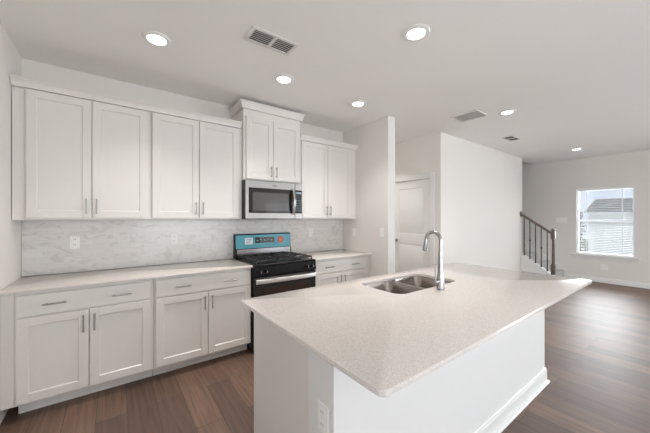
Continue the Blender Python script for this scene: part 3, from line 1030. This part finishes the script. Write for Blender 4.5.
for k, (q0, q1) in enumerate(((0.015, 0.085), (0.025, 0.075), (0.015, 0.06))):
    zz = 1.140 - 0.02 * k
    on_panel(GX0 + 0.125 + q0, GX0 + 0.125 + q1, zz - 0.004, zz + 0.003, 0.0044, 0.0004).build('printed_line', 'ink', stk)
xc, zc_ = GX0 + 0.605, 1.122
yy = bgy(zc_)
rsk = MB().rings_along([((xc, yy - 0.0035, zc_), 0.044), ((xc, yy - 0.006, zc_), 0.044)], 28).build('round_sticker', 'red', bgo)
for k, hw in enumerate((0.022, 0.028, 0.018)):
    zz = zc_ + 0.016 - 0.016 * k
    MB().box(xc - hw, xc + hw, yy - 0.0072, yy - 0.0064, zz - 0.003, zz + 0.003).build('printed_line', 'redink', rsk)

# ------------------------------------------------------------------ microwave
mw = thing('microwave', ((GX0 + GX1) / 2, 3.2, 1.385), 'stainless over-the-range microwave mounted between wall cabinets above the range', 'microwave')
mx0, mx1, mz0, mz1 = 1.1595, 1.8935, 1.388, 1.826
MF = 3.022
MB().box(mx0, mx1, MF + 0.013, RYB - 0.012, mz0, mz1, 0.003).build('body', 'black', mw)
fx = 1.785
dr = MB()
dr.box(mx0 + 0.002, fx - 0.001, MF, MF + 0.0125, mz1 - 0.088, mz1 - 0.004, 0.004)
dr.box(mx0 + 0.002, fx - 0.001, MF, MF + 0.0125, mz0 + 0.004, mz0 + 0.072, 0.004)
dr.box(mx0 + 0.002, mx0 + 0.04, MF, MF + 0.0125, mz0 + 0.0715, mz1 - 0.0875, 0.002)
dro = dr.build('door', 'steel', mw)
MB().box(mx0 + 0.040, fx - 0.0015, MF + 0.003, MF + 0.012, mz0 + 0.0725, mz1 - 0.0885, 0.001).build('glass_border', 'glass_black', dro)
MB().box(mx0 + 0.085, fx - 0.085, MF + 0.0005, MF + 0.0028, mz0 + 0.092, mz1 - 0.135, 0.001).build('window', 'mw_window', dro)
hm = MB()
hx = fx - 0.030
loops = []
for i in range(15):
    u = i / 14
    z = mz0 + 0.055 + (mz1 - mz0 - 0.125) * u
    y = MF - 0.018 - 0.034 * math.sin(PI * u)
    loops.append([(hx + 0.017 * math.cos(q) , y + 0.0075 * math.sin(q), z) for q in [2 * PI * k / 12 for k in range(12)]])
hm.loft([[Vector(p) for p in lp] for lp in loops])
for z in (mz0 + 0.063, mz1 - 0.079):
    hm.box(hx - 0.011, hx + 0.011, MF - 0.024, MF - 0.0006 if z < 1.5 else MF - 0.0006, z - 0.008, z + 0.008)
hm.build('handle', 'steel', dro)
pn = MB()
pn.box(fx + 0.001, mx1 - 0.002, MF, MF + 0.0125, mz1 - 0.088, mz1 - 0.004, 0.004)
pn.box(fx + 0.001, mx1 - 0.002, MF, MF + 0.0125, mz0 + 0.004, mz0 + 0.072, 0.004)
pn.box(mx1 - 0.007, mx1 - 0.002, MF + 0.002, MF + 0.0125, mz0 + 0.0715, mz1 - 0.0875)
pno = pn.build('control_surround', 'steel', mw)
kp = MB().box(fx + 0.002, mx1 - 0.0075, MF + 0.001, MF + 0.012, mz0 + 0.0725, mz1 - 0.0885, 0.001).build('control_panel', 'glass_black', pno)
for rr in range(5):
    for cc_ in range(3):
        x = fx + 0.020 + cc_ * 0.026
        z = mz0 + 0.10 + rr * 0.030
        MB().box(x, x + 0.014, MF + 0.0003, MF + 0.0008, z, z + 0.008).build('key', 'ink', kp)
MB().box(fx + 0.018, fx + 0.088, MF + 0.0003, MF + 0.0008, mz1 - 0.13, mz1 - 0.107).build('clock', 'ink', kp)
MB().box(1.487, 1.545, MF - 0.0009, MF - 0.0002, mz1 - 0.056, mz1 - 0.046).build('badge', 'slot', dro)
vg = MB()
for k in range(6):
    x = mx0 + 0.06 + k * 0.11
    vg.box(x, x + 0.09, MF + 0.06, MF + 0.10, mz0 - 0.003, mz0 - 0.0004)
vg.build('grease_filter', 'steel', mw)


# ------------------------------------------------------------------ outlets and switches
def plate_y(name, cx, cz, yf, label, cat, kind='duplex', gangs=1):
    """wall plate facing -Y"""
    w_ = 0.07 + 0.046 * (gangs - 1)
    t = thing(name, (cx, yf, cz - 0.057), label, cat)
    MB().box(cx - w_ / 2, cx + w_ / 2, yf - 0.006, yf - 0.0005, cz - 0.0575, cz + 0.0575, 0.002).build('plate', 'plate', t)
    details(t, lambda u, d, v: (cx + u, yf - 0.006 - d, cz + v), kind, gangs)
    return t


def details(t, f, kind, gangs):
    def bx(u0, u1, d0, d1, v0, v1, name, m, par):
        a, c_ = Vector(f(u0, d0, v0)), Vector(f(u1, d1, v1))
        lo = [min(a[i], c_[i]) for i in range(3)]
        hi = [max(a[i], c_[i]) for i in range(3)]
        return MB().box(lo[0], hi[0], lo[1], hi[1], lo[2], hi[2]).build(name, m, par)
    for g in range(gangs):
        uo = (g - (gangs - 1) / 2) * 0.046
        if kind == 'duplex':
            for v in (-0.024, 0.024):
                s_ = bx(uo - 0.0165, uo + 0.0165, 0.0002, 0.0022, v - 0.0145, v + 0.0145, 'socket', 'plate', t)
                for u in (-0.0065, 0.0065):
                    bx(uo + u - 0.0013, uo + u + 0.0013, 0.0024, 0.0027, v - 0.003, v + 0.007, 'slot', 'slot', s_)
        else:
            s_ = bx(uo - 0.0165, uo + 0.0165, 0.0002, 0.0030, -0.033, 0.033, 'rocker', 'plate', t)
            bx(uo - 0.0150, uo + 0.0150, 0.0032, 0.0045, -0.031, 0.0, 'rocker_edge', 'plate', s_)


def plate_x(name, xf, cy, cz, label, cat, kind='duplex', gangs=1):
    """wall plate facing -X"""
    w_ = 0.07 + 0.046 * (gangs - 1)
    t = thing(name, (xf, cy, cz - 0.057), label, cat)
    MB().box(xf - 0.006, xf - 0.0005, cy - w_ / 2, cy + w_ / 2, cz - 0.0575, cz + 0.0575, 0.002).build('plate', 'plate', t)
    details(t, lambda u, d, v: (xf - 0.006 - d, cy + u, cz + v), kind, gangs)
    return t


TY = RYB - 0.010
plate_y('wall_outlet', -0.279, 1.183, TY, 'white outlet on the tile backsplash above the far left counter', 'outlet')
plate_y('wall_outlet', 0.524, 1.180, TY, 'white outlet on the tile backsplash between far left outlet and range', 'outlet')
plate_y('wall_outlet', 2.276, 1.190, TY, 'white outlet on the tile backsplash right of the range', 'outlet')
plate_x('light_switch', 2.89, 2.615, 1.205, 'white rocker switch near the free edge of the short wall', 'light switch', 'rocker')
plate_x('light_switch', 2.89, 3.165, 1.185, 'white wall plate beside the backsplash on the short wall', 'light switch', 'rocker')
plate_x('light_switch', RX1, 2.08, 1.35, 'wide white switch plate between stair newel and far window', 'light switch', 'rocker', 4)
plate_x('wall_outlet', RX1, 1.353, 0.34, 'white outlet low on the wall under the far window', 'outlet', 'duplex', 2)
plate_x('wall_outlet', IX0, 0.908, 0.615, 'white outlet on the narrow end of the kitchen island', 'outlet')

# ------------------------------------------------------------------ ceiling lights and vents
def ceiling_light(x, y, label):
    t = thing('ceiling_light', (x, y, CZ), label, 'ceiling light', 'recessed ceiling lights')
    R_, r_ = 0.096, 0.062
    seg = 36
    def ring(q, z): return [(x + q * math.cos(2 * PI * k / seg), y + q * math.sin(2 * PI * k / seg), z) for k in range(seg)]
    m = MB()
    m.loft([ring(r_, CZ - 0.0005), ring(R_, CZ - 0.0005), ring(R_, CZ - 0.004), ring(R_ - 0.008, CZ - 0.010), ring(r_ + 0.003, CZ - 0.011), ring(r_, CZ - 0.008), ring(r_, CZ - 0.0005)], cap0=False, cap1=False)
    m.build('trim_ring', 'trim', t)
    m = MB()
    m.loft([ring(r_ - 0.0008, CZ - 0.001), ring(r_ - 0.0008, CZ - 0.0075), ring(r_ - 0.001, CZ - 0.014), ring(r_ - 0.010, CZ - 0.019), ring(r_ - 0.030, CZ - 0.022)])
    m.build('diffuser', 'lamp', t)
    sl = bpy.data.lights.new('lamp_beam', 'SPOT')
    sl.energy = LAMP_WATTS
    sl.color = (1.0, 0.955, 0.91)
    sl.spot_size = math.radians(104)
    sl.spot_blend = 1.0
    sl.shadow_soft_size = 0.07
    sl.specular_factor = 0.25
    bo = bpy.data.objects.new('lamp_beam', sl)
    COL.objects.link(bo)
    bo.location = (0, 0, -0.03)
    bo.parent = t
    return t


L0 = ceiling_light(0.262, 2.458, 'lit recessed ceiling light above the far left cabinets')
for x, y, lab in ((1.319, 2.44, 'lit recessed ceiling light in front of the cabinet above the microwave'),
                  (1.756, 1.263, 'lit recessed ceiling light nearest the camera, over the island'),
                  (2.297, 2.448, 'lit recessed ceiling light nearest the short wall by the cabinets'),
                  (3.993, 1.523, 'lit recessed ceiling light between the two right-hand ceiling vents'),
                  (7.224, 1.545, 'lit recessed ceiling light farthest away, near the window wall')):
    copy_thing(L0, (x, y, CZ), lab)


def vent(name, x0, x1, y0, y1, label, cells, along_x, pitch, liner, border=0.025, slat=0.55):
    t = thing(name, ((x0 + x1) / 2, (y0 + y1) / 2, CZ), label, 'ceiling vent')
    z0, z1 = CZ - 0.010, CZ - 0.0005
    m = MB()
    m.box(x0, x1, y0, y0 + border, z0, z1, 0.002).box(x0, x1, y1 - border, y1, z0, z1, 0.002)
    m.box(x0, x0 + border, y0 + border, y1 - border, z0, z1, 0.002).box(x1 - border, x1, y0 + border, y1 - border, z0, z1, 0.002)
    if cells == 2:
        xm_ = (x0 + x1) / 2
        m.box(xm_ - 0.012, xm_ + 0.012, y0 + border, y1 - border, z0, z1, 0.001)
    m.build('frame', 'vent', t)
    MB().box(x0 + border, x1 - border, y0 + border, y1 - border, CZ - 0.002, CZ - 0.0008).build('backing', liner, t)
    s_ = MB()
    if along_x:
        y = y0 + border + pitch * 0.4
        spans = [(x0 + border, x1 - border)] if cells == 1 else [(x0 + border, (x0 + x1) / 2 - 0.012), ((x0 + x1) / 2 + 0.012, x1 - border)]
        while y < y1 - border - pitch * 0.3:
            for a, c_ in spans:
                s_.prism([(a, y, z0 + 0.001), (a, y + pitch * slat, z0 + 0.0055), (a, y + pitch * slat, z0 + 0.0068), (a, y, z0 + 0.0023)], (c_ - a, 0, 0))
            y += pitch
    else:
        x = x0 + border + pitch * 0.4
        while x < x1 - border - pitch * 0.3:
            s_.prism([(x, y0 + border, z0 + 0.001), (x + pitch * slat, y0 + border, z0 + 0.0055), (x + pitch * slat, y0 + border, z0 + 0.0068), (x, y0 + border, z0 + 0.0023)], (0, y1 - y0 - 2 * border, 0))
            x += pitch
    s_.build('louvres', 'vent', t)
    return t

copy_thing(L0, (3.55, 3.35, CZ), 'recessed ceiling light in the hall, in front of the white door')
copy_thing(L0, (3.55, 4.45, CZ), 'unseen recessed ceiling light added deep in the hall')  # extra lamp out of view, added to brighten the hall
copy_thing(L0, (4.0, -1.4, CZ), 'unseen recessed ceiling light added over the living room, behind and right of the camera')  # extra lamp out of view, added to light the right side
copy_thing(L0, (7.224, -1.1, CZ), 'unseen recessed ceiling light added over the living room, near the window wall beyond the right edge')  # extra lamp out of view, added to lift the window wall


vent('ceiling_vent', 0.782, 1.152, 1.885, 2.065, 'white two section ceiling vent nearest the camera, over the kitchen', 2, True, 0.022, 'ventdark')
vent('ceiling_vent', 3.60, 3.90, 1.71, 2.06, 'pale square return air grille in the ceiling beside the hall', 1, True, 0.012, 'vent', 0.022, 0.7)
vent('ceiling_vent', 5.20, 5.54, 1.905, 2.065, 'small dark ceiling vent farther off, toward the stairs', 2, True, 0.024, 'ventdark', 0.014, 0.3)
